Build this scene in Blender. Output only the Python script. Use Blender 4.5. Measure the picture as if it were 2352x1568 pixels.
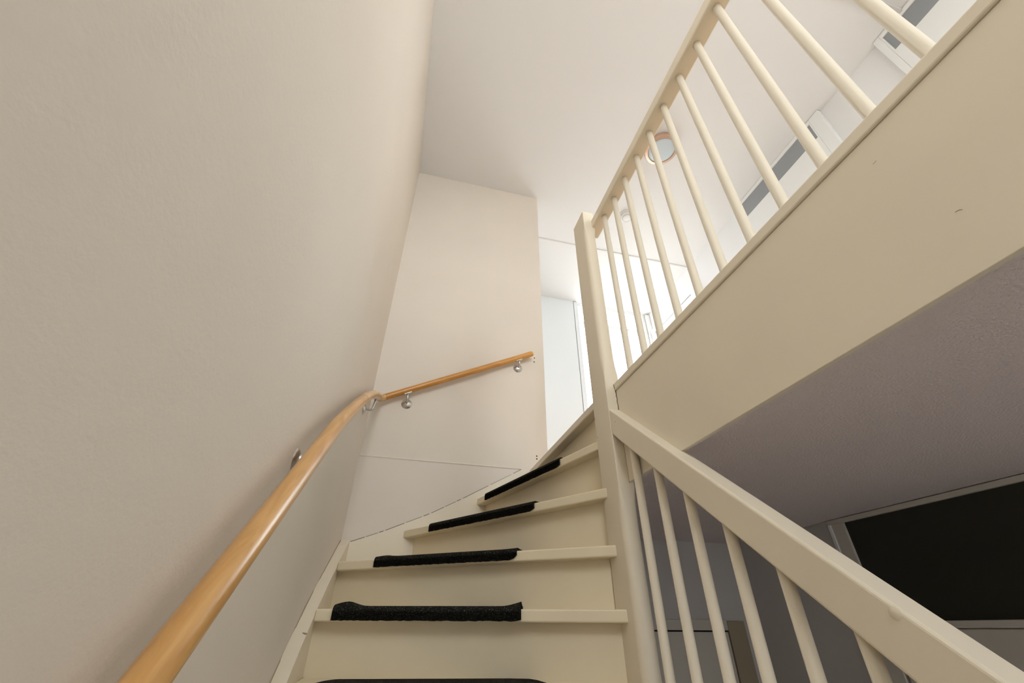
import bpy, bmesh, math, random
from mathutils import Vector, Matrix
random.seed(4)

# ------------------------------------------------------------------ clear
for o in list(bpy.data.objects):
    bpy.data.objects.remove(o)
SC = bpy.context.scene
COL = SC.collection

# ------------------------------------------------------------------ camera
cam_d = bpy.data.cameras.new('camera')
cam = bpy.data.objects.new('camera', cam_d)
COL.objects.link(cam)
ROT = Matrix(((0.969151, -0.143243, -0.200567),
              (-0.246394, -0.54333, -0.802547),
              (0.005985, 0.827208, -0.561864)))
cam.matrix_world = Matrix.Translation((0, 0, 1.924)) @ ROT.to_4x4()
cam_d.sensor_fit = 'HORIZONTAL'
cam_d.sensor_width = 36
cam_d.lens = 976.1256 / 2352 * 36
cam_d.clip_start = 0.02
SC.camera = cam

# ------------------------------------------------------------------ sky and exposure
W = bpy.data.worlds.new('overcast_sky')
SC.world = W
W.use_nodes = True
bg = W.node_tree.nodes['Background']
bg.inputs['Color'].default_value = (0.87, 0.945, 1.0, 1)
bg.inputs['Strength'].default_value = 12.0
SC.view_settings.view_transform = 'Standard'
SC.view_settings.look = 'None'
SC.view_settings.gamma = 1
SC.view_settings.use_curve_mapping = False
SC.view_settings.exposure = 0.17


def daylight_portal(name, loc, rot, sx, sy):
    """light portal in a window opening: lets the sky in, gives off nothing itself"""
    d = bpy.data.lights.new(name, 'AREA')
    d.shape = 'RECTANGLE'
    d.size = sx
    d.size_y = sy
    d.cycles.is_portal = True
    o = bpy.data.objects.new(name, d)
    o.location = loc
    o.rotation_euler = rot
    COL.objects.link(o)
    return o


R90 = math.pi / 2
daylight_portal('hall_window_daylight', (2.17, 3.84, 3.98), (-R90, 0, 0), 0.95, 2.6)
daylight_portal('added_back_portal', (1.80, -1.84, 4.1), (R90, 0, 0), 1.0, 1.3)  # sky through the added landing window
daylight_portal('added_stairwell_portal', (0.24, -1.84, 4.2), (R90, 0, 0), 0.9, 1.5)  # sky through the added stairwell window
daylight_portal('added_entrance_portal', (1.36, -1.84, 1.5), (R90, 0, 0), 0.6, 1.0)  # sky through the added entrance pane
daylight_portal('added_side_portal', (-0.39, -1.0, 2.2), (0, -R90, 0), 1.0, 0.5)  # sky through the added side window

# ------------------------------------------------------------------ materials
def srgb(r, g, b):
    f = lambda c: (c / 255 / 12.92) if c / 255 <= 0.04045 else ((c / 255 + 0.055) / 1.055) ** 2.4
    return (f(r), f(g), f(b), 1)


def mat(name, col, rough=0.6, metal=0.0, bump=0.0, scale=200.0, detail=3.0, dist=0.002,
        var=0.0, vscale=3.0, spec=0.5, coat=0.0):
    m = bpy.data.materials.new(name)
    m.use_nodes = True
    nt = m.node_tree
    p = nt.nodes['Principled BSDF']
    p.inputs['Base Color'].default_value = col
    p.inputs['Roughness'].default_value = rough
    p.inputs['Metallic'].default_value = metal
    p.inputs['Specular IOR Level'].default_value = spec
    p.inputs['Coat Weight'].default_value = coat
    tc = nt.nodes.new('ShaderNodeTexCoord')
    if bump:
        n = nt.nodes.new('ShaderNodeTexNoise')
        n.inputs['Scale'].default_value = scale
        n.inputs['Detail'].default_value = detail
        b = nt.nodes.new('ShaderNodeBump')
        b.inputs['Strength'].default_value = bump
        b.inputs['Distance'].default_value = dist
        nt.links.new(tc.outputs['Object'], n.inputs['Vector'])
        nt.links.new(n.outputs['Fac'], b.inputs['Height'])
        nt.links.new(b.outputs['Normal'], p.inputs['Normal'])
    if var:
        n2 = nt.nodes.new('ShaderNodeTexNoise')
        n2.inputs['Scale'].default_value = vscale
        n2.inputs['Detail'].default_value = 4
        r = nt.nodes.new('ShaderNodeValToRGB')
        r.color_ramp.elements[0].position = 0.3
        r.color_ramp.elements[1].position = 0.7
        c0 = [max(0, c * (1 - var)) for c in col[:3]] + [1]
        c1 = [min(1, c * (1 + var)) for c in col[:3]] + [1]
        r.color_ramp.elements[0].color = c0
        r.color_ramp.elements[1].color = c1
        nt.links.new(tc.outputs['Object'], n2.inputs['Vector'])
        nt.links.new(n2.outputs['Fac'], r.inputs['Fac'])
        nt.links.new(r.outputs['Color'], p.inputs['Base Color'])
    return m


M_WALL = mat('wall_plaster', srgb(231, 220, 206), 0.85, bump=0.16, scale=110, detail=5, dist=0.003, var=0.015, vscale=2.0, spec=0.25)
M_WALLW = mat('white_hall_plaster', srgb(240, 238, 236), 0.85, bump=0.1, scale=60, dist=0.002, spec=0.25)
M_WALLS = mat('smooth_wall_plaster', srgb(233, 222, 208), 0.85, bump=0.12, scale=60, detail=4, dist=0.002, var=0.015, vscale=3.0, spec=0.25)
M_CEIL = mat('ceiling_paint', srgb(240, 238, 236), 0.9, bump=0.06, scale=120, dist=0.002, spec=0.2)
M_SPRAY = mat('spray_plaster_ceiling', srgb(238, 224, 222), 0.95, bump=0.9, scale=170, detail=5, dist=0.006, spec=0.15)
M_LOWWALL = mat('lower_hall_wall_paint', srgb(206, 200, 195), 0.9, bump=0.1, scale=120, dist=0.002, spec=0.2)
M_CREAM = mat('cream_stair_paint', srgb(236, 224, 202), 0.42, bump=0.05, scale=35, detail=3, dist=0.002, var=0.02, vscale=5, spec=0.45)
M_CREAMP = mat('cream_panel_paint', srgb(230, 219, 206), 0.6, bump=0.03, scale=60, dist=0.002, var=0.015, vscale=4, spec=0.3)
M_WHITE = mat('white_gloss_paint', srgb(240, 239, 236), 0.35, spec=0.4)
M_COOL = mat('cool_white_panel', srgb(236, 239, 240), 0.5, spec=0.35)
M_STEEL = mat('brushed_steel', srgb(200, 198, 194), 0.3, metal=1.0, bump=0.05, scale=300)
M_RIM = mat('floor_tinted_rim_metal', srgb(206, 178, 160), 0.35, metal=1.0)  # rose tint is the warm floor's reflection, painted into the rim metal
M_DGLASS = mat('dark_transom_glass', srgb(48, 47, 38), 0.15, spec=0.35)
M_GGLASS = mat('grey_transom_glass', srgb(150, 153, 155), 0.3, spec=0.5)
M_FROST = mat('frosted_lamp_glass', srgb(206, 216, 222), 0.35, spec=0.5)
M_BLACK = mat('dark_gap', srgb(20, 19, 18), 0.9)
M_BROWN = mat('brown_painted_wood', srgb(163, 147, 122), 0.6)
M_GROUND = mat('grey_paving', srgb(186, 184, 181), 0.9)
M_TILE = mat('light_floor_tile', srgb(226, 219, 212), 0.5, var=0.03)
M_SEAM = mat('seam_shade_grey', srgb(222, 218, 214), 0.8)  # greyer than the paint around it, to draw shadow along the seams
M_STEP = mat('aged_cream_step_paint', srgb(237, 222, 192), 0.42, bump=0.05, scale=35, dist=0.002, var=0.02, vscale=5, spec=0.45)
M_FLOOR = mat('warm_oak_laminate', srgb(220, 190, 158), 0.5, var=0.08, vscale=9)
M_PLASTIC = mat('white_plastic', srgb(238, 236, 232), 0.45)
M_DOOR = mat('grey_white_door_paint', srgb(206, 198, 186), 0.45)


def wood(name, c0, c1, stretch, rough=0.3):
    m = bpy.data.materials.new(name)
    m.use_nodes = True
    nt = m.node_tree
    p = nt.nodes['Principled BSDF']
    p.inputs['Roughness'].default_value = rough
    p.inputs['Coat Weight'].default_value = 0.35
    p.inputs['Coat Roughness'].default_value = 0.22
    tc = nt.nodes.new('ShaderNodeTexCoord')
    mp = nt.nodes.new('ShaderNodeMapping')
    mp.vector_type = 'TEXTURE'
    mp.inputs['Rotation'].default_value = stretch[0]
    mp.inputs['Scale'].default_value = stretch[1]
    n = nt.nodes.new('ShaderNodeTexNoise')
    n.inputs['Scale'].default_value = 5
    n.inputs['Detail'].default_value = 6
    n.inputs['Distortion'].default_value = 0.8
    r = nt.nodes.new('ShaderNodeValToRGB')
    r.color_ramp.elements[0].position = 0.32
    r.color_ramp.elements[0].color = c0
    r.color_ramp.elements[1].position = 0.68
    r.color_ramp.elements[1].color = c1
    nt.links.new(tc.outputs['Object'], mp.inputs['Vector'])
    nt.links.new(mp.outputs['Vector'], n.inputs['Vector'])
    nt.links.new(n.outputs['Fac'], r.inputs['Fac'])
    nt.links.new(r.outputs['Color'], p.inputs['Base Color'])
    return m


A_L = math.atan(0.806)
M_WOOD = wood('varnished_beech', srgb(196, 142, 74), srgb(220, 170, 104), ((A_L, 0, 0), (0.1, 0.9, 0.1)))
M_WOOD2 = wood('pale_beech_bend', srgb(206, 158, 100), srgb(226, 184, 132), ((A_L * 0.65, 0, 0), (0.1, 0.8, 0.1)))
M_WOOD3 = wood('honey_beech', srgb(196, 132, 50), srgb(218, 156, 76), ((0, -0.46, 0), (0.9, 0.1, 0.1)))


def pane_material(name='clear_window_glass', tint=1.0):
    m = bpy.data.materials.new(name)
    m.use_nodes = True
    nt = m.node_tree
    for n in list(nt.nodes):
        if n.type != 'OUTPUT_MATERIAL':
            nt.nodes.remove(n)
    out = [n for n in nt.nodes if n.type == 'OUTPUT_MATERIAL'][0]
    t = nt.nodes.new('ShaderNodeBsdfTransparent')
    t.inputs['Color'].default_value = (tint, tint, tint, 1)
    g = nt.nodes.new('ShaderNodeBsdfGlossy')
    g.inputs['Roughness'].default_value = 0.02
    mx = nt.nodes.new('ShaderNodeMixShader')
    mx.inputs['Fac'].default_value = 0.06
    nt.links.new(t.outputs[0], mx.inputs[1])
    nt.links.new(g.outputs[0], mx.inputs[2])
    nt.links.new(mx.outputs[0], out.inputs['Surface'])
    return m


M_PANE = pane_material()
M_PANE2 = pane_material('dimmed_hall_glass', 0.82)  # tint added to cut the light of the hall window


def carpet_material():
    m = bpy.data.materials.new('black_ribbed_carpet')
    m.use_nodes = True
    nt = m.node_tree
    p = nt.nodes['Principled BSDF']
    p.inputs['Roughness'].default_value = 1.0
    p.inputs['Specular IOR Level'].default_value = 0.05
    tc = nt.nodes.new('ShaderNodeTexCoord')
    n = nt.nodes.new('ShaderNodeTexNoise')
    n.inputs['Scale'].default_value = 330
    n.inputs['Detail'].default_value = 3
    r = nt.nodes.new('ShaderNodeValToRGB')
    r.color_ramp.elements[0].position = 0.55
    r.color_ramp.elements[0].color = srgb(33, 32, 29)
    r.color_ramp.elements[1].position = 0.78
    r.color_ramp.elements[1].color = srgb(120, 114, 102)
    b = nt.nodes.new('ShaderNodeBump')
    b.inputs['Strength'].default_value = 0.8
    b.inputs['Distance'].default_value = 0.003
    nt.links.new(tc.outputs['Object'], n.inputs['Vector'])
    nt.links.new(n.outputs['Fac'], r.inputs['Fac'])
    nt.links.new(r.outputs['Color'], p.inputs['Base Color'])
    nt.links.new(n.outputs['Fac'], b.inputs['Height'])
    nt.links.new(b.outputs['Normal'], p.inputs['Normal'])
    return m


M_CARPET = carpet_material()

# ------------------------------------------------------------------ helpers
def link(name, me, m, parent=None, smooth=False):
    if m is not None and not me.materials:
        me.materials.append(m)
    if smooth:
        for p in me.polygons:
            p.use_smooth = True
    o = bpy.data.objects.new(name, me)
    COL.objects.link(o)
    if parent is not None:
        o.parent = parent
        o.matrix_parent_inverse = parent.matrix_world.inverted()
    return o


def from_bm(name, bm, m, parent=None, smooth=False):
    bmesh.ops.recalc_face_normals(bm, faces=bm.faces)
    me = bpy.data.meshes.new(name)
    bm.to_mesh(me)
    bm.free()
    return link(name, me, m, parent, smooth)


def add_box(bm, a, b, bev=0.0, seg=2):
    vs = [bm.verts.new((x, y, z)) for x in (a[0], b[0]) for y in (a[1], b[1]) for z in (a[2], b[2])]
    fs = [(0, 1, 3, 2), (4, 6, 7, 5), (0, 4, 5, 1), (2, 3, 7, 6), (0, 2, 6, 4), (1, 5, 7, 3)]
    faces = [bm.faces.new([vs[i] for i in f]) for f in fs]
    if bev:
        edges = list({e for f in faces for e in f.edges})
        bmesh.ops.bevel(bm, geom=edges, offset=bev, segments=seg, affect='EDGES', profile=0.5)


def box(name, a, b, m, parent=None, bev=0.0, seg=2):
    bm = bmesh.new()
    add_box(bm, a, b, bev, seg)
    return from_bm(name, bm, m, parent)


def prism(name, pts, axis, lo, hi, m, parent=None, bev=0.0, seg=2):
    """polygon in the plane across 'axis', extruded from lo to hi"""
    def P(p, h):
        if axis == 'x':
            return (h, p[0], p[1])
        if axis == 'y':
            return (p[0], h, p[1])
        return (p[0], p[1], h)
    bm = bmesh.new()
    v0 = [bm.verts.new(P(p, lo)) for p in pts]
    v1 = [bm.verts.new(P(p, hi)) for p in pts]
    n = len(pts)
    bm.faces.new(v0)
    bm.faces.new(v1)
    for i in range(n):
        bm.faces.new((v0[i], v0[(i + 1) % n], v1[(i + 1) % n], v1[i]))
    bmesh.ops.recalc_face_normals(bm, faces=bm.faces)
    if bev:
        bmesh.ops.bevel(bm, geom=list(bm.edges), offset=bev, segments=seg, affect='EDGES', profile=0.5)
    return from_bm(name, bm, m, parent)


def add_tube(bm, path, rad, seg=20, cap=True, rounded=False):
    """round tube along a list of points; rad may be a list"""
    path = [Vector(p) for p in path]
    if not isinstance(rad, (list, tuple)):
        rad = [rad] * len(path)
    rings = []
    up = None
    for i, p in enumerate(path):
        if i == 0:
            t = path[1] - path[0]
        elif i == len(path) - 1:
            t = path[-1] - path[-2]
        else:
            t = (path[i + 1] - path[i]).normalized() + (path[i] - path[i - 1]).normalized()
        t.normalize()
        if up is None:
            up = Vector((0, 0, 1)) if abs(t.z) < 0.9 else Vector((1, 0, 0))
        a = up - t * up.dot(t)
        a.normalize()
        up = a
        b = t.cross(a)
        rings.append([bm.verts.new(p + (a * math.cos(2 * math.pi * k / seg) + b * math.sin(2 * math.pi * k / seg)) * rad[i]) for k in range(seg)])
    for i in range(len(rings) - 1):
        for k in range(seg):
            bm.faces.new((rings[i][k], rings[i][(k + 1) % seg], rings[i + 1][(k + 1) % seg], rings[i + 1][k]))
    if cap:
        bm.faces.new(rings[0])
        bm.faces.new(rings[-1])


def tube(name, path, rad, m, parent=None, seg=20):
    bm = bmesh.new()
    add_tube(bm, path, rad, seg)
    o = from_bm(name, bm, m, parent, smooth=True)
    sharp_caps(o)
    return o


def sharp_caps(o):
    for p in o.data.polygons:
        if len(p.vertices) > 4:
            p.use_smooth = False
    o.data.set_sharp_from_angle(angle=math.radians(40))


def lathe(name, prof, centre, axis, m, parent=None, seg=40):
    """prof: (radius, height) pairs turned around axis ('x','y','z' with optional '-')"""
    bm = bmesh.new()
    sgn = -1 if axis.startswith('-') else 1
    ax = axis[-1]
    c = Vector(centre)

    def P(r, h, k):
        u, v = r * math.cos(2 * math.pi * k / seg), r * math.sin(2 * math.pi * k / seg)
        h *= sgn
        return c + Vector({'x': (h, u, v), 'y': (u, h, v), 'z': (u, v, h)}[ax])
    rings = []
    for r, h in prof:
        if r < 1e-6:
            rings.append([bm.verts.new(P(0, h, 0))])
        else:
            rings.append([bm.verts.new(P(r, h, k)) for k in range(seg)])
    for a, b in zip(rings, rings[1:]):
        for k in range(seg):
            k2 = (k + 1) % seg
            if len(a) == 1 and len(b) == 1:
                continue
            if len(a) == 1:
                bm.faces.new((a[0], b[k], b[k2]))
            elif len(b) == 1:
                bm.faces.new((a[k], a[k2], b[0]))
            else:
                bm.faces.new((a[k], a[k2], b[k2], b[k]))
    o = from_bm(name, bm, m, parent, smooth=True)
    o.data.set_sharp_from_angle(angle=math.radians(35))
    return o


def thing(name, loc, label, cat, group=None):
    o = bpy.data.objects.new(name, None)
    o.empty_display_size = 0.05
    COL.objects.link(o)
    o.location = loc
    bpy.context.view_layer.update()
    tag(o, label, cat, group)
    return o


def tag(o, label, cat=None, group=None, kind=None):
    if label:
        o['label'] = label
    if cat:
        o['category'] = cat
    if group:
        o['group'] = group
    if kind:
        o['kind'] = kind
    return o


def struct(o, label, cat):
    return tag(o, label, cat, kind='structure')


# ------------------------------------------------------------------ main dimensions (metres)
XL = -0.25          # left wall
YF = 2.378          # wall beyond the stair
XE = 0.822          # end of that wall
ZC = 5.224          # upper ceiling
ZL = 2.70           # landing
ZLC = 2.36          # lower ceiling
XU = 2.69           # right wall of the landing
XLR = 1.98          # right wall of the lower hall
YE = 3.70           # end wall with the window
YB = -1.7           # wall at the back
YW = YB             # back end of the stairwell
XFA = 0.727         # face of the fascia
NX0, NX1, NY0, NY1 = 0.686, 0.745, 1.289, 1.413     # newel

def wall_with_hole(name, axis, at, thick, u0, u1, z0, z1, hole, m):
    """wall across an axis with a rectangular opening (u0,u1,z0,z1)"""
    hu0, hu1, hz0, hz1 = hole
    bm = bmesh.new()
    parts = [(u0, hu0, z0, z1), (hu1, u1, z0, z1), (hu0, hu1, z0, hz0), (hu0, hu1, hz1, z1)]
    for a, b, c, d in parts:
        if b - a < 1e-4 or d - c < 1e-4:
            continue
        if axis == 'y':
            add_box(bm, (a, at, c), (b, at + thick, d))
        else:
            add_box(bm, (at, a, c), (at + thick, b, d))
    return from_bm(name, bm, m)


# ------------------------------------------------------------------ the setting
struct(wall_with_hole('wall_left', 'x', XL - 0.12, 0.12, YB, YF + 0.1, 0, ZC, (-1.2, -0.80, 1.85, 2.45), M_WALL),
       'tall off-white plastered wall on the left of the stair', 'wall')
wf = struct(box('wall_far', (XL - 0.12, YF, ZL + 0.0), (XE, YF + 0.1, ZC), M_WALLS),
            'off-white wall beyond the winding steps, carrying the short handrail', 'wall')
struct(box('wall_hall', (XE - 0.1, YF + 0.1, ZL), (XE, YE, ZC), M_WALLW),
       'white side wall of the landing hall behind the stair wall', 'wall')
pan = struct(box('trim_1', (XL, YF - 0.004, 0), (XFA + 0.02, YF + 0.1, ZL), M_CREAMP),
             'smooth cream board below the wall ledge, above the winding stringer', 'panel')
# soft rounded ledge line on top of that board
tube('ledge_bead', [(XL, YF - 0.001, ZL), (0.67, YF - 0.001, ZL)], 0.006, M_CREAMP, pan, 12)

ceil = struct(box('ceiling', (XL - 0.12, YB, ZC), (XU + 0.12, YE + 0.2, ZC + 0.1), M_CEIL),
              'pale upper ceiling over the stairwell and the landing hall', 'ceiling')
box('ceiling_batten', (XE, 2.815, ZC - 0.006), (XU, 2.828, ZC), M_SEAM, ceil)
bt = box('ceiling_batten', (XFA + 0.4, 0.41, ZC - 0.02), (2.648, 0.45, ZC), M_SEAM, ceil, 0.004)

# landing slab = upper floor, its underside is the lower hall ceiling
prism_pts = [(XFA + 0.012, YW), (XFA + 0.012, NY1), (0.77, NY1), (0.77, YF), (XE - 0.1, YF + 0.1), (XE - 0.1, YE), (XU, YE), (XU, YB)]
struct(prism('floor_landing', prism_pts, 'z', ZLC + 0.02, ZL, M_FLOOR), 'upper landing floor', 'floor')
struct(prism('ceiling_lower', [(XFA + 0.012, YB), (XFA + 0.012, YF), (XLR, YF), (XLR, YB)],
             'z', ZLC, ZLC + 0.02, M_SPRAY), 'grey rough spray-plastered ceiling of the lower hall', 'ceiling')
struct(box('floor', (XL - 0.12, YB, -0.1), (XLR + 0.12, YF + 0.1, 0), M_TILE), 'ground floor of the lower hall', 'floor')

struct(box('ground', (-25, -25, -0.5), (25, 25, -0.3), M_GROUND), 'grey paved ground outside the house', 'ground')
# the lower hall
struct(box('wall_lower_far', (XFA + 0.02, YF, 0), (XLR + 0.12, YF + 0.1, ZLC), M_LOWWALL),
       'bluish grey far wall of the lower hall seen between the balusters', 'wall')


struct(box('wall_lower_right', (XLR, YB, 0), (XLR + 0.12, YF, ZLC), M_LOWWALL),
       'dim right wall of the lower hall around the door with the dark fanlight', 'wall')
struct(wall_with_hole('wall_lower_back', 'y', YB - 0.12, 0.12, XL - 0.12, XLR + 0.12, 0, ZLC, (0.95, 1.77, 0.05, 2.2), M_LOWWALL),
       'back wall of the lower hall with an added entrance opening', 'wall')
# back wall of the upper storey
struct(wall_with_hole('wall_upper_back', 'y', YB - 0.12, 0.12, XFA + 0.03, XU + 0.12, ZLC, ZC, (1.35, 2.25, 3.5, 4.7), M_WALLW),
       'back wall of the landing with an added window opening', 'wall')
struct(wall_with_hole('wall_stairwell_back', 'y', YB - 0.12, 0.12, XL - 0.12, XFA + 0.03, ZLC, ZC, (-0.17, 0.65, 3.5, 4.9), M_WALLS),
       'back wall of the stairwell with an added window opening', 'wall')
struct(box('wall_landing_right', (XU, YB, ZLC), (XU + 0.12, YE + 0.2, ZC), M_WALLW),
       'white right wall of the landing hall holding the doors', 'wall')
struct(wall_with_hole('wall_end', 'y', YE, 0.12, XE - 0.1, XU + 0.12, ZLC, ZC, (1.70, 2.64, ZL, 5.215), M_WALLW),
       'white end wall of the landing hall around the bright window', 'wall')

# cool white cupboard panel filling the left of the end wall
cp = struct(box('door_1', (XE, YE - 0.02, ZL), (1.676, YE, ZC), M_COOL, None, 0.002), 'flat cool white cupboard door beside the bright hall window', 'door')
box('door_edge', (1.682, YE - 0.022, ZL), (1.73, YE + 0.02, ZC - 0.01), M_COOL, cp, 0.002)

# ---- window_1: the bright glazed door and toplight at the end of the hall
w1 = struct(box('window_1', (1.73, YE + 0.02, 5.195), (2.612, YE + 0.08, 5.224), M_WHITE, None, 0.003), 'overexposed glazed door with toplight at the end of the landing hall', 'window')
box('window_frame', (1.70, YE + 0.02, ZL), (1.735, YE + 0.08, 5.2), M_WHITE, w1, 0.003)
box('window_frame', (2.605, YE + 0.01, ZL), (2.64, YE + 0.09, 5.22), M_WHITE, w1, 0.003)
box('window_frame', (2.64, YE - 0.03, ZL), (XU, YE + 0.01, 5.2), M_WHITE, w1, 0.006)
box('transom_bar', (1.735, YE + 0.02, 4.925), (2.605, YE + 0.08, 4.97), M_WHITE, w1, 0.003)
box('window_sill', (1.735, YE + 0.02, ZL), (2.605, YE + 0.08, ZL + 0.08), M_WHITE, w1, 0.003)
box('pane', (1.735, YE + 0.045, 4.97), (2.605, YE + 0.05, 5.195), M_PANE2, w1)
box('pane', (1.735, YE + 0.045, ZL + 0.08), (2.605, YE + 0.05, 4.925), M_PANE2, w1)

# ---- window_2 and door_2 behind the camera: unseen openings added for fill daylight
def added_fill_window(n, x0, x1, z0, z1, label):
    w = struct(box('window_%d' % n, (x0, YB - 0.09, z0), (x1, YB - 0.03, z0 + 0.05), M_WHITE), label, 'window')
    box('window_frame', (x0, YB - 0.09, z1 - 0.05), (x1, YB - 0.03, z1), M_WHITE, w)
    for x in (x0, x1 - 0.05):
        box('window_frame', (x, YB - 0.09, z0 + 0.05), (x + 0.05, YB - 0.03, z1 - 0.05), M_WHITE, w)
    box('pane', (x0 + 0.05, YB - 0.062, z0 + 0.05), (x1 - 0.05, YB - 0.057, z1 - 0.05), M_PANE, w)


added_fill_window(2, 1.35, 2.25, 3.5, 4.7, 'added fill-light window in the back wall of the landing')  # unseen, added to fill the hall and left wall
added_fill_window(4, -0.17, 0.65, 3.5, 4.9, 'tall added fill-light window in the back wall of the stairwell')  # unseen, added to brighten the far wall and risers
w3 = struct(box('window_3', (XL - 0.09, -1.2, 1.85), (XL - 0.03, -0.80, 1.90), M_WHITE), 'small added fill-light window in the left wall behind the viewer', 'window')  # unseen, added to light the fascia and newel from the left
box('window_frame', (XL - 0.09, -1.2, 2.40), (XL - 0.03, -0.80, 2.45), M_WHITE, w3)
for yy in (-1.2, -0.84):
    box('window_frame', (XL - 0.09, yy, 1.90), (XL - 0.03, yy + 0.04, 2.40), M_WHITE, w3)
box('pane', (XL - 0.062, -1.16, 1.90), (XL - 0.057, -0.84, 2.40), M_PANE, w3)
d2 = struct(box('door_2', (0.95, YB - 0.09, 0.05), (1.77, YB - 0.04, 1.10), M_WHITE), 'added entrance door with a fill-light pane in the back wall of the lower hall', 'door')  # unseen, added with its pane to light the lower hall
for x in (0.95, 1.62):
    box('door_frame', (x, YB - 0.09, 1.10), (x + 0.15, YB - 0.04, 2.2), M_WHITE, d2)
box('door_frame', (1.10, YB - 0.09, 1.95), (1.62, YB - 0.04, 2.2), M_WHITE, d2)
box('pane', (1.10, YB - 0.067, 1.10), (1.62, YB - 0.062, 1.95), M_PANE, d2)
lathe('door_handle', [(0, 0), (0.02, 0), (0.02, 0.04), (0, 0.04)], (1.05, YB - 0.04, 1.05), 'y', M_STEEL, d2)

# ---- doors with fanlights along the landing hall (frame faces stand 4 cm proud of the wall)
def fanlight_door(n, y0, y1, gy0, gy1, label):
    xf = 2.65
    bm = bmesh.new()
    add_box(bm, (xf, y0, ZL), (XU, gy0 - 0.012, ZC - 0.004), 0.004)
    d = from_bm('door_%d' % n, bm, M_WHITE)
    struct(d, label, 'door')
    box('door_frame', (xf, gy1 + 0.012, ZL), (XU, y1, ZC - 0.004), M_WHITE, d, 0.004)
    box('door_frame', (xf, gy0 - 0.012, 5.186), (XU, gy1 + 0.012, ZC - 0.004), M_WHITE, d, 0.003)
    box('transom_bar', (xf, gy0 - 0.012, 4.75), (XU - 0.001, gy1 + 0.012, 5.007), M_WHITE, d, 0.003)
    box('door_leaf', (xf + 0.012, gy0 - 0.008, ZL + 0.01), (XU, gy1 + 0.008, 4.745), M_WHITE, d, 0.003)
    # reveal strips and recessed glass
    box('glazing_bead', (xf + 0.002, gy0 - 0.012, 5.007), (XU, gy0, 5.186), M_WHITE, d, 0.002)
    box('glazing_bead', (xf + 0.002, gy1, 5.007), (XU, gy1 + 0.012, 5.186), M_WHITE, d, 0.002)
    box('pane', (xf + 0.008, gy0, 5.0), (xf + 0.014, gy1, 5.19), M_GGLASS, d)
    box('transom_groove', (xf + 0.005, gy0, 5.181), (xf + 0.009, gy1, 5.186), M_SEAM, d)
    lathe('door_handle', [(0, 0), (0.012, 0), (0.012, 0.05), (0, 0.055)], (xf + 0.012, gy0 + 0.06, 3.75), '-x', M_STEEL, d, 16)
    return d


fanlight_door(3, 1.07, 2.01, 1.165, 1.958, 'white door with a grey fanlight, middle of the landing hall')
fanlight_door(4, -0.45, 0.612, -0.30, 0.562, 'white door with a grey fanlight behind the balusters at upper right')
# a third frame close to the window
d5 = struct(box('door_5', (2.655, 2.86, ZL), (XU, 3.56, 4.86), M_WHITE, None, 0.004), 'white door in the landing hall next to the bright window', 'door')
box('door_frame', (2.64, 2.78, 4.87), (XU, 3.64, 4.93), M_WHITE, d5, 0.006)
box('door_frame', (2.64, 2.78, ZL), (XU, 2.85, 4.87), M_WHITE, d5, 0.004)
box('door_frame', (2.64, 3.57, ZL), (XU, 3.64, 4.87), M_WHITE, d5, 0.004)

# ---- lower hall: door with dark fanlight on the right wall
d6 = struct(box('door_6', (XLR - 0.014, 0.72, 0.0), (XLR, 1.615, 1.937), M_DOOR, None, 0.003), 'grey white door below a wide dark fanlight in the lower hall', 'door')
box('door_frame', (XLR - 0.022, 0.64, 2.338), (XLR, 1.705, ZLC - 0.003), M_DOOR, d6, 0.002)
box('door_frame', (XLR - 0.018, 1.628, 0), (XLR, 1.690, 2.338), M_DOOR, d6, 0.002)
box('frame_edge', (XLR - 0.024, 1.690, 0), (XLR, 1.705, 2.338), M_WHITE, d6, 0.002)
box('door_frame', (XLR - 0.02, 0.64, 0), (XLR, 0.715, 2.338), M_DOOR, d6, 0.002)
box('transom_bar', (XLR - 0.026, 0.715, 1.94), (XLR, 1.628, 1.962), M_DOOR, d6, 0.004)
box('pane', (XLR - 0.007, 0.715, 1.962), (XLR, 1.628, 2.338), M_DGLASS, d6)
lathe('door_handle', [(0, 0), (0.012, 0), (0.012, 0.05), (0, 0.055)], (XLR - 0.014, 0.8, 1.05), '-x', M_STEEL, d6, 16)

# ---- lower hall: door in the far wall behind the balusters
d7 = struct(box('door_7', (0.86, YF - 0.012, 0), (1.785, YF, 1.923), M_DOOR, None, 0.002), 'grey door in the far wall of the lower hall behind the balusters', 'door')
box('door_head', (0.80, YF - 0.014, 1.930), (1.79, YF, 1.977), M_DOOR, d7, 0.002)
box('door_gap', (0.80, YF - 0.006, 1.920), (1.79, YF - 0.001, 1.932), M_BLACK, d7)
box('side_panel', (1.792, YF - 0.014, 0), (1.898, YF, 1.973), M_BROWN, d7, 0.002)

# ---- fascia of the landing edge
f1 = struct(prism('trim_2', [(YW, ZLC - 0.026), (NY0, ZLC - 0.026), (NY0, ZL - 0.0292), (YW, ZL - 0.0292)], 'x', XFA, XFA + 0.012, M_CREAM, None, 0.001),
            'broad cream fascia board along the landing edge above the stair', 'fascia')
box('edge_trim', (XFA - 0.006, YW, ZL - 0.028), (XFA + 0.075, NY0, ZL + 0.002), M_CREAM, f1, 0.004)
box('edge_trim', (XFA - 0.0, NY0, ZL - 0.028), (XFA + 0.075, NY1, ZL + 0.001), M_CREAM, f1, 0.002)

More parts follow.
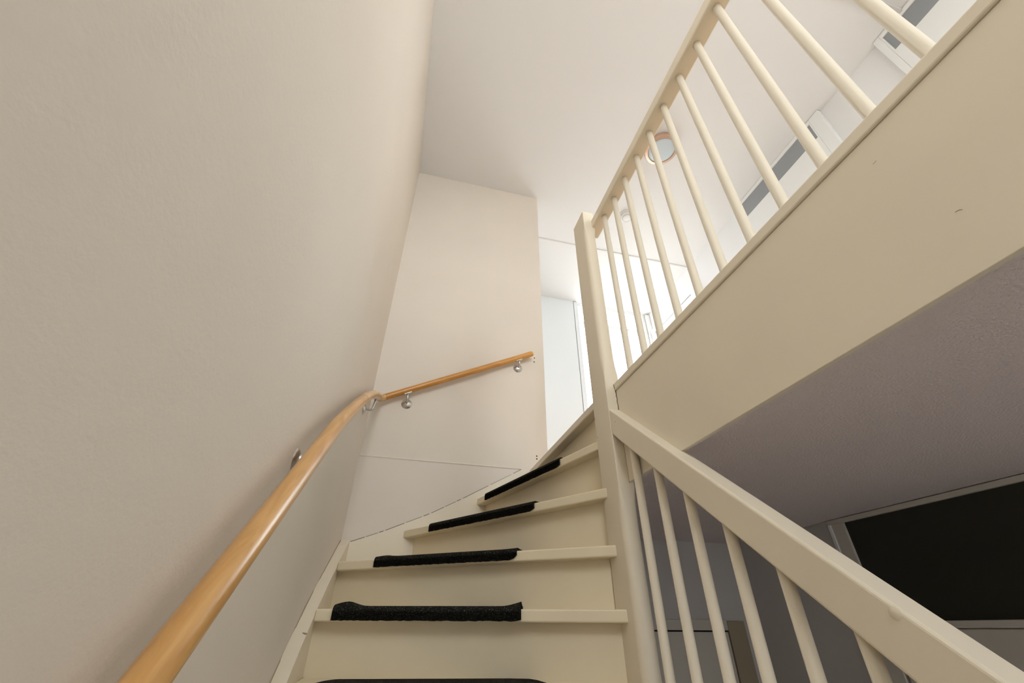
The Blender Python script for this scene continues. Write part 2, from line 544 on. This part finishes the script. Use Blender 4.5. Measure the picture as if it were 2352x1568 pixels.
# ------------------------------------------------------------------ the staircase
stair = thing('staircase', (0.2, 0.5, 0), 'cream painted winding staircase with closed risers, turning right to the landing', 'staircase')
XS = -0.21          # inner face of the left stringer
XR = 0.690
ZT = [2.516, 2.336, 2.152, 1.977, 1.802]            # A..E
NOS = [((0.403, YF - 0.004), (XR, 1.399)),
       ((0.037, YF - 0.004), (XR, 1.372)),
       ((XS, 2.048), (XR, 1.357)),
       ((XS, 1.690), (XR, 1.338)),
       ((XS, 1.410), (XR, 1.300))]
y = 1.145
z = 1.802
for k in range(9):
    z -= 0.1802 if k else 0.177
    NOS.append(((XS, y), (XR, y)))
    ZT.append(z)
    y -= 0.215
TH = 0.034
OV = 0.045


def back(seg, d):
    a, b = Vector(seg[0]), Vector(seg[1])
    u = (b - a).normalized()
    n = Vector((-u.y, u.x))
    if n.y < 0 and abs(n.y) > 1e-3:
        n = -n
    return a, b, u, n * d


def clipped(seg, d):
    """nosing line moved back by d, cut where it meets the stringers and the newel"""
    a, b, u, o = back(seg, d)
    a2 = a + o
    b2 = a2 + u * ((XR - a2.x) / u.x)
    if b2.y > NY1:                               # passes behind the newel: run on until hidden
        xe = 0.738
        b2 = a2 + u * ((xe - a2.x) / u.x)
        if b2.y < NY1 + 0.004:
            b2 = a2 + u * ((NY1 + 0.004 - a2.y) / u.y)
    l1 = a2 + u * ((XS - a2.x) / u.x)
    if l1.y > YF - 0.004 and abs(u.y) > 1e-6:
        l1 = a2 + u * ((YF - 0.004 - a2.y) / u.y)
    return l1, b2


def tread(i):
    a, b = Vector(NOS[i][0]), Vector(NOS[i][1])
    if i == 0:
        pts = [a, b, Vector((XR, NY1 + 0.002)), Vector((0.765, NY1 + 0.002)), Vector((0.765, YF - 0.004))]
    else:
        l, r = clipped(NOS[i - 1], OV + 0.012)
        pts = [a, b]
        if r.x > XR + 0.001:
            pts += [Vector((XR, NY1 + 0.002)), Vector((r.x, NY1 + 0.002))]
        if r.y > NY1 + 0.006 or r.x <= XR + 0.001:
            pts.append(r)
        pts.append(l)
        if abs(a.x - XS) < 1e-3 and l.x > XS + 0.01:
            pts.append(Vector((XS, YF - 0.004)))
    return prism('tread', [(p.x, p.y) for p in pts], 'z', ZT[i] - TH, ZT[i], M_STEP, stair, 0.005, 3)


def riser(i):
    """riser below tread i"""
    l0, r0 = clipped(NOS[i], OV)
    l1, r1 = clipped(NOS[i], OV + 0.012)
    z0 = ZT[i + 1] if i + 1 < len(ZT) else 0.0
    return prism('riser', [(l0.x, l0.y), (r0.x, r0.y), (r1.x, r1.y), (l1.x, l1.y)], 'z', z0, ZT[i] - TH, M_STEP, stair)


for i in range(len(NOS)):
    tread(i)
    riser(i)
# landing nosing and the last riser below it
box('landing_nosing', (0.706, NY1, ZL - 0.034), (0.7695, YF - 0.004, ZL), M_CREAM, stair, 0.005, 3)
box('riser', (0.750, NY1, ZT[0]), (0.762, YF - 0.004, ZL - 0.034), M_STEP, stair)
# left wall stringer: top edge polyline (y, z)
top = [(YF - 0.005, 2.283), (2.26, 2.240), (2.07, 2.149), (1.86, 2.050), (1.73, 1.982), (1.56, 1.884), (1.45, 1.812), (1.2, 1.640), (-0.62, 0.12), (-0.62, 0.0)]
bot = [(-0.35, 0.0), (1.2, 1.30), (YF - 0.005, 1.88)]
prism('wall_stringer', top + bot, 'x', XL + 0.0002, XS, M_CREAM, stair, 0.002)
# far wall stringer: top edge polyline (x, z)
topf = [(XL + 0.001, 2.270), (XS, 2.272), (-0.056, 2.330), (0.162, 2.425), (0.319, 2.508), (0.661, 2.699), (0.70, ZL)]
botf = [(0.70, 2.3), (XL + 0.001, 1.9)]
prism('far_stringer', topf + botf, 'y', YF - 0.007, YF - 0.004, M_CREAM, stair)
# dark open joint above the far stringer
bm = bmesh.new()
for (a, b) in zip(topf[1:5], topf[2:6]):
    va = Vector((a[0], 0, a[1]))
    vb = Vector((b[0], 0, b[1]))
    for s0, s1, w in ((0.02, 0.42, 0.0022), (0.46, 0.8, 0.0016), (0.84, 0.97, 0.0024)):
        p, q = va.lerp(vb, s0), va.lerp(vb, s1)
        vs = []
        for yy in (YF - 0.0075, YF - 0.003):
            vs += [bm.verts.new((p.x, yy, p.z)), bm.verts.new((q.x, yy, q.z)), bm.verts.new((q.x, yy, q.z + w)), bm.verts.new((p.x, yy, p.z + w))]
        for f in ((0, 1, 2, 3), (7, 6, 5, 4), (0, 4, 5, 1), (3, 2, 6, 7), (0, 3, 7, 4), (1, 5, 6, 2)):
            bm.faces.new([vs[k] for k in f])
from_bm('open_joint', bm, M_BLACK, stair)
# dark joint between left stringer and wall
prism('wall_joint', [(2.33, 2.274), (2.07, 2.152), (1.73, 1.985), (1.45, 1.815), (1.2, 1.643), (1.2, 1.635), (1.45, 1.807), (1.73, 1.977), (2.07, 2.144), (2.33, 2.266)],
      'x', XL + 0.0002, XL + 0.003, M_BROWN, stair)
# outer stringer below the balusters
prism('outer_stringer', [(NY0, 1.790), (NY0, 1.47), (-0.4, 0.0), (-0.70, 0.0), (-0.70, 0.125)], 'x', XR, XFA, M_CREAM, stair, 0.002)
# panel closing the cupboard under the winders
box('under_stair_panel', (0.718, NY1, 0), (0.733, YF - 0.004, ZLC - 0.0), M_CREAMP, stair)


# newel post with stopped rounded edges
def newel(x0, x1, y0, y1, z0, z1, rz):
    """rz: list of (z, edge radius of the edges facing the stair foot)"""
    bm = bmesh.new()
    rings = []
    for z, r in rz:
        ring = []
        rb = 0.004
        for cx, cy, rr, a0 in ((x0, y0, r, 180), (x1, y0, r, 270), (x1, y1, rb, 0), (x0, y1, rb, 90)):
            ox = cx + (rr if cx == x0 else -rr)
            oy = cy + (rr if cy == y0 else -rr)
            for k in range(7):
                an = math.radians(a0 + 90 * k / 6)
                ring.append(bm.verts.new((ox + rr * math.cos(an), oy + rr * math.sin(an), z)))
        rings.append(ring)
    n = len(rings[0])
    for a, b in zip(rings, rings[1:]):
        for k in range(n):
            bm.faces.new((a[k], a[(k + 1) % n], b[(k + 1) % n], b[k]))
    bm.faces.new(rings[0])
    bm.faces.new(rings[-1])
    o = from_bm('newel_post', bm, M_CREAM, stair, smooth=True)
    o.data.set_sharp_from_angle(angle=math.radians(30))
    return o


RS, RB = 0.004, 0.021
newel(NX0, NX1, NY0, NY1, 0, 3.690,
      [(0, RB), (2.24, RB), (2.27, 0.017), (2.30, 0.009), (2.32, RS), (2.74, RS), (2.76, 0.009), (2.79, 0.017), (2.82, RB),
       (3.50, RB), (3.53, 0.017), (3.555, 0.009), (3.57, RS), (3.684, RS), (3.690, RS + 0.004)])
newel(NX0, NX1, -0.82, -0.70, 0, 1.05, [(0, RS), (1.044, RS), (1.05, RS + 0.004)])

# ------------------------------------------------------------------ landing balustrade
lb = thing('landing_balustrade', (0.757, 0.2, ZL), 'cream balustrade with round balusters along the landing edge overhead', 'balustrade')
prism('handrail', [(0.728, 3.583), (0.788, 3.583), (0.788, 3.634), (0.728, 3.634)], 'y', YW, NY0 + 0.065, M_CREAM, lb, 0.006, 3)
bm = bmesh.new()
add_tube(bm, [(0, 0, 0), (0, 0, 3.588 - ZL)], 0.0125, 20)
me = bpy.data.meshes.new('upper_baluster')
bm.to_mesh(me)
bm.free()
me.materials.append(M_CREAM)
for p in me.polygons:
    p.use_smooth = len(p.vertices) == 4
for k in range(20):
    yb = 1.212 - 0.1075 * k
    if yb < YW + 0.05:
        break
    o = bpy.data.objects.new('baluster', me)
    COL.objects.link(o)
    o.parent = lb
    o.location = Vector((0.758, yb, ZL)) - lb.location

# ------------------------------------------------------------------ stair balustrade
sb = thing('stair_balustrade', (0.71, 0.3, 0.9), 'cream sloping handrail with round balusters on the open side of the stair', 'balustrade')
SL = 0.857


def ztop(yy):
    return 2.585 + SL * (yy - 1.278)


prism('handrail', [(NY0, ztop(NY0)), (NY0, ztop(NY0) - 0.1), (-0.70, ztop(-0.70) - 0.1), (-0.70, ztop(-0.70))], 'x', NX0 + 0.001, 0.744, M_CREAM, sb, 0.006, 3)
bm = bmesh.new()
HB = 0.60
add_tube(bm, [(0, 0, -0.02), (0, 0, HB)], 0.0125, 20)
me2 = bpy.data.meshes.new('stair_baluster')
bm.to_mesh(me2)
bm.free()
me2.materials.append(M_CREAM)
for p in me2.polygons:
    p.use_smooth = len(p.vertices) == 4
k = 0
yb = 1.206
while yb > -0.65:
    zt = ztop(yb) - 0.085
    zb = 1.790 + 0.8375 * (yb - NY0)
    o = bpy.data.objects.new('baluster', me2)
    COL.objects.link(o)
    o.parent = sb
    o.location = Vector((0.7125, yb, zb)) - sb.location
    o.scale = (1, 1, (zt - zb) / HB)
    yb -= 0.1155

# paint drip on the sloping rail
lathe('paint_drip', [(0, 0.003), (0.006, 0.002), (0.009, 0)], (NX0 + 0.001, 0.547, ztop(0.547) - 0.012), '-x', M_CREAM, sb, 16)

# ------------------------------------------------------------------ wooden wall handrail
wr = thing('wall_handrail', (-0.2, 1.2, 2.4), 'round varnished wooden handrail on steel brackets, bending round the wall corner', 'handrail')
XA = -0.2013


def zl(yy):
    return 2.0755 + 0.806 * (yy - 0.8)


low = [(XA, yy, zl(yy)) for yy in (-0.75, 0.0, 0.5, 0.9, 1.10)]
mid = [(1.10, zl(1.10)), (1.19, 2.389), (1.28, 2.452), (1.37, 2.512), (1.45, 2.565), (1.54, 2.624), (1.633, 2.682)]
bend = [(1.633, 2.682), (1.74, 2.746), (1.844, 2.804), (1.964, 2.868), (2.10, 2.932), (2.20, 2.974), (2.299, 3.012)]
arc = []
for k in range(1, 9):
    an = math.radians(90 * k / 8)
    arc.append((XA + 0.030 * (1 - math.cos(an)), 2.299 + 0.030 * math.sin(an), 3.012 + 0.023 * k / 8))
tube('rail', low + [(XA, a, b) for a, b in mid[1:]], 0.020, M_WOOD, wr, 28)
tube('rail_bend', [(XA, a, b) for a, b in bend] + arc, 0.0205, M_WOOD2, wr, 28)
sx = 0.494
far_pts = [(-0.174, 2.329, 3.0480 - 0.027 * sx), (0.3, 2.329, 3.0480 + 0.447 * sx), (0.715, 2.329, 3.0480 + 0.862 * sx)]
rads = [0.0187, 0.0187, 0.0187]
dx, dz = 1 / math.hypot(1, sx), sx / math.hypot(1, sx)
for s, r in ((0.006, 0.0182), (0.011, 0.0165), (0.0150, 0.0115), (0.0165, 0.005)):
    far_pts.append((0.715 + dx * s, 2.329, 3.0480 + 0.862 * sx + dz * s))
    rads.append(r)
tube('rail', far_pts, rads, M_WOOD3, wr, 28)


def bracket(wall, pos, rail_pt, sl):
    """steel rosette on the wall, bent arm and saddle under the rail"""
    c = Vector(pos)
    rp = Vector(rail_pt)
    n = Vector((1, 0, 0)) if wall == 'x' else Vector((0, -1, 0))
    ax = 'x' if wall == 'x' else '-y'
    d = lathe('bracket', [(0, 0.015), (0.008, 0.0145), (0.019, 0.010), (0.029, 0.004), (0.0315, 0.0)], c, ax, M_STEEL, wr, 36)
    below = rp + Vector((0, 0, -0.020))
    dist = (rp - c).dot(n)
    pts = []
    a0 = c + n * 0.008
    a1 = c + n * (dist * 0.72)
    for t in (0, 0.33, 0.66, 1.0):
        pts.append(a0.lerp(a1, t))
    base = Vector((below.x, below.y, below.z)) if wall == 'x' else Vector((below.x, below.y, below.z))
    tgt = c + (below - c)
    p1 = a1
    for t in (0.25, 0.5, 0.75, 1.0):
        ctrl = c + n * dist
        q = p1.lerp(ctrl, t).lerp(ctrl.lerp(tgt, t), t)
        pts.append(q)
    bm = bmesh.new()
    add_tube(bm, pts, 0.0052, 14)
    from_bm('arm', bm, M_STEEL, d, smooth=True)
    # saddle plate following the rail
    u = (Vector((0, 1, sl)) if wall == 'x' else Vector((1, 0, sl))).normalized()
    s = box('saddle', (-0.023, -0.010, -0.004), (0.023, 0.010, 0.003), M_STEEL, None, 0.0025)
    v = Vector((0, 0, 1))
    w = u.cross(v).normalized()
    v = w.cross(u)
    rot = Matrix((u, w if True else w, v)).transposed()
    s.matrix_world = Matrix.Translation(below + Vector((0, 0, -0.001))) @ rot.to_4x4()
    s.parent = d
    return d


bracket('x', (XL, 1.066, 2.243), (XA, 1.066, zl(1.066)), 0.806)
bracket('x', (XL, 0.10, zl(0.10) - 0.06), (XA, 0.10, zl(0.10)), 0.806)
bracket('x', (XL, 2.115, 2.853), (XA, 2.115, 2.938), 0.45)
bracket('y', (-0.047, YF, 3.030), (-0.047, 2.329, 3.0480 + 0.100 * sx), sx)
bracket('y', (0.636, YF, 3.378), (0.632, 2.329, 3.0480 + 0.779 * sx), sx)

# ------------------------------------------------------------------ screw holes in the far wall
for (x, zz) in ((0.754, 3.479), (0.752, 3.447), (0.752, 2.787), (0.752, 2.770)):
    lathe('screw_hole', [(0, 0.0008), (0.0042, 0.0008), (0.0045, 0.0)], (x, YF, zz), '-y', M_BLACK, wf, 12)

# ------------------------------------------------------------------ stair mats
def mat_on(i, s0, s1, label, lift_l, lift_r, drop, sag_r=0.0, depth=0.20):
    a, b = Vector(NOS[i][0]), Vector(NOS[i][1])
    u = (b - a)
    Ln = u.length
    u.normalize()
    n = Vector((-u.y, u.x))
    if n.y < 0:
        n = -n
    zt = ZT[i]
    NS = 56
    th = 0.0065
    bm = bmesh.new()
    outer, inner = [], []
    rr = random.Random(i * 7 + 3)
    for k in range(NS + 1):
        t = k / NS
        s = (s0 + (s1 - s0) * t) * Ln
        lift = lift_l * math.exp(-((t - 0.075) / 0.055) ** 2) * (1 if t > 0.0 else 0.6)
        if t < 0.075:
            lift = lift_l * (0.35 + 0.65 * math.sin(math.pi / 2 * t / 0.075))
        lift += lift_r * max(0.0, (t - 0.90) / 0.10) ** 1.5
        e = min(t, 1 - t)
        dp = depth * min(1.0, 0.25 + math.sqrt(max(0, 1 - (1 - min(1, e / 0.18)) ** 2)))
        hb = drop * (1 + 0.03 * rr.uniform(-1, 1))
        if t > 0.95:
            hb -= sag_r * drop * ((t - 0.95) / 0.05) ** 2
        prof = []
        for q in range(6):                     # on the tread, from the back forward
            w = q / 5
            prof.append((dp * (1 - w) + 0.006 * w, 0.0012 + lift * w ** 2))
        for an in (20, 45, 70):                # over the nose
            an = math.radians(an)
            prof.append((0.006 - 0.008 * math.sin(an), 0.0012 - 0.007 * (1 - math.cos(an)) + lift * (1 - an / 1.6) ** 0.5))
        nf = 15                                # ribbed front flap
        for q in range(nf + 1):
            w = q / nf
            rib = 0.0016 * (1 if q % 2 else -1) if 0 < q < nf else 0
            prof.append((-0.0022 + rib, -0.006 - (hb - 0.006) * w))
        ro, ri = [], []
        m_ = len(prof)
        for j, (pn, pz) in enumerate(prof):
            pa = prof[max(0, j - 1)]
            pb = prof[min(m_ - 1, j + 1)]
            tx, tz = pb[0] - pa[0], pb[1] - pa[1]
            if j > 8:
                tx, tz = 0, -1
            ll = math.hypot(tx, tz) or 1
            nx, nz = tz / ll, -tx / ll          # outward normal
            p = a + u * s
            w1 = p + n * (pn + nx * th)
            w0 = p + n * pn
            ro.append(bm.verts.new((w1.x, w1.y, zt + pz + nz * th)))
            ri.append(bm.verts.new((w0.x, w0.y, zt + pz)))
        outer.append(ro)
        inner.append(ri)
    m_ = len(outer[0])
    for k in range(NS):
        for j in range(m_ - 1):
            bm.faces.new((outer[k][j], outer[k + 1][j], outer[k + 1][j + 1], outer[k][j + 1]))
            bm.faces.new((inner[k][j + 1], inner[k + 1][j + 1], inner[k + 1][j], inner[k][j]))
        bm.faces.new((outer[k][0], inner[k][0], inner[k + 1][0], outer[k + 1][0]))
        bm.faces.new((outer[k][-1], outer[k + 1][-1], inner[k + 1][-1], inner[k][-1]))
    for k in (0, NS):
        for j in range(m_ - 1):
            bm.faces.new((outer[k][j], outer[k][j + 1], inner[k][j + 1], inner[k][j]))
    o = from_bm('stair_mat', bm, M_CARPET, None)
    tag(o, label, 'mat', 'black ribbed mats on the stair treads')
    return o


mat_on(0, 0.105, 0.755, 'black carpet stair mat on the topmost winding step, nearest the landing', 0.0, 0.0, 0.030, 0.2)
mat_on(1, 0.180, 0.722, 'black carpet stair mat on the second winding step below the landing', 0.0, 0.0, 0.030, 0.3)
mat_on(2, 0.165, 0.695, 'black carpet stair mat with a small bump, third step below the landing', 0.004, 0.002, 0.029, 0.5)
mat_on(3, 0.062, 0.675, 'black carpet stair mat curling up at both ends, widest one in view', 0.012, 0.012, 0.031, 0.1)
mat_on(4, 0.06, 0.72, 'black carpet stair mat cut off by the bottom edge of the picture', 0.0, 0.0, 0.031, 0.1, 0.17)

# ------------------------------------------------------------------ ceiling lamp
cl = thing('ceiling_lamp', (1.655, 1.635, ZC), 'round flush ceiling lamp with a frosted glass and metal rim above the landing', 'lamp')
LC = (1.655, 1.635, ZC)
lathe('base', [(0.118, 0.0), (0.128, 0.006), (0.128, 0.03), (0.118, 0.034)], LC, '-z', M_WHITE, cl, 56)
lathe('rim', [(0.128, 0.012), (0.1335, 0.016), (0.1335, 0.050), (0.130, 0.058), (0.110, 0.062), (0.106, 0.058), (0.106, 0.040)], LC, '-z', M_RIM, cl, 64)
lathe('glass_disc', [(0.108, 0.052), (0.10, 0.060), (0.06, 0.070), (0.0, 0.074)], LC, '-z', M_FROST, cl, 56)
for an in (200, 310, 80):
    a = math.radians(an)
    c = Vector((LC[0] + 0.105 * math.cos(a), LC[1] + 0.105 * math.sin(a), ZC - 0.062))
    clip = box('clip', (-0.011, -0.005, -0.006), (0.011, 0.005, 0.004), M_STEEL, None, 0.002)
    clip.matrix_world = Matrix.Translation(c) @ Matrix.Rotation(a, 4, 'Z')
    clip.parent = cl
    clip.matrix_parent_inverse = cl.matrix_world.inverted()

# ------------------------------------------------------------------ smoke detector
sd = thing('smoke_detector', (1.706, 2.345, ZC), 'small round white smoke detector on the ceiling beyond the lamp', 'detector')
DC = (1.706, 2.345, ZC)
lathe('base', [(0.062, 0.0), (0.064, 0.004), (0.062, 0.012), (0.054, 0.014)], DC, '-z', M_PLASTIC, sd, 40)
lathe('cap', [(0.052, 0.012), (0.056, 0.020), (0.054, 0.034), (0.042, 0.044), (0.02, 0.047), (0.0, 0.047)], DC, '-z', M_PLASTIC, sd, 40)
lathe('vent_ring', [(0.040, 0.0455), (0.043, 0.0462), (0.045, 0.0430)], DC, '-z', M_DOOR, sd, 40)
lathe('test_button', [(0.009, 0.046), (0.009, 0.049), (0.0, 0.0495)], (DC[0] - 0.018, DC[1] - 0.01, ZC), '-z', M_PLASTIC, sd, 16)

# ------------------------------------------------------------------ small marks of wear
def mark(name, pts, w, m, parent):
    """thin raised scratch or crack drawn as a flat ribbon with a little thickness"""
    return tube(name, pts, w, m, parent, 8)


fx = XFA - 0.0002
mark('scratch', [(fx, 0.2370, 2.4340), (fx, 0.2345, 2.4342), (fx, 0.2315, 2.4332), (fx, 0.2290, 2.4310)], 0.00045, M_BROWN, f1)
mark('scratch', [(fx, 0.277, 2.612), (fx, 0.273, 2.6112), (fx, 0.270, 2.6128)], 0.0003, M_BROWN, f1)
cx = XFA - 0.001
crack = [(cx - 0.0015, NY0, 2.672), (cx, NY0, 2.655), (cx - 0.001, NY0, 2.648), (cx + 0.001, NY0, 2.638), (cx - 0.001, NY0, 2.628), (cx + 0.0005, NY0, 2.612), (cx, NY0, 2.585)]
mark('paint_crack', crack, 0.0011, M_BLACK, stair)
mark('paint_crack', [(XFA - 0.0065, NY0, 2.698), (XFA - 0.0055, NY0, 2.684), (XFA - 0.003, NY0, 2.674)], 0.0010, M_BLACK, stair)
mark('paint_crack', [(XFA, NY0, 2.49), (XFA, NY0, 2.33)], 0.0008, M_BROWN, stair)
lathe('nail_hole', [(0, 0.0004), (0.0022, 0.0004), (0.0024, 0.0)], (NX0, 1.402, 2.527), '-x', M_BROWN, stair, 10)
lathe('nail_hole', [(0, 0.0004), (0.002, 0.0004), (0.0022, 0.0)], (NX0 + 0.001, 1.255, 2.528), '-x', M_BROWN, sb, 10)
# chipped spot on the top of the left stringer
chip = bmesh.new()
add_tube(chip, [(-0.222, 1.612, 1.9135), (-0.211, 1.607, 1.9105)], [0.002, 0.0036], 10)
from_bm('paint_chip', chip, M_BROWN, stair)
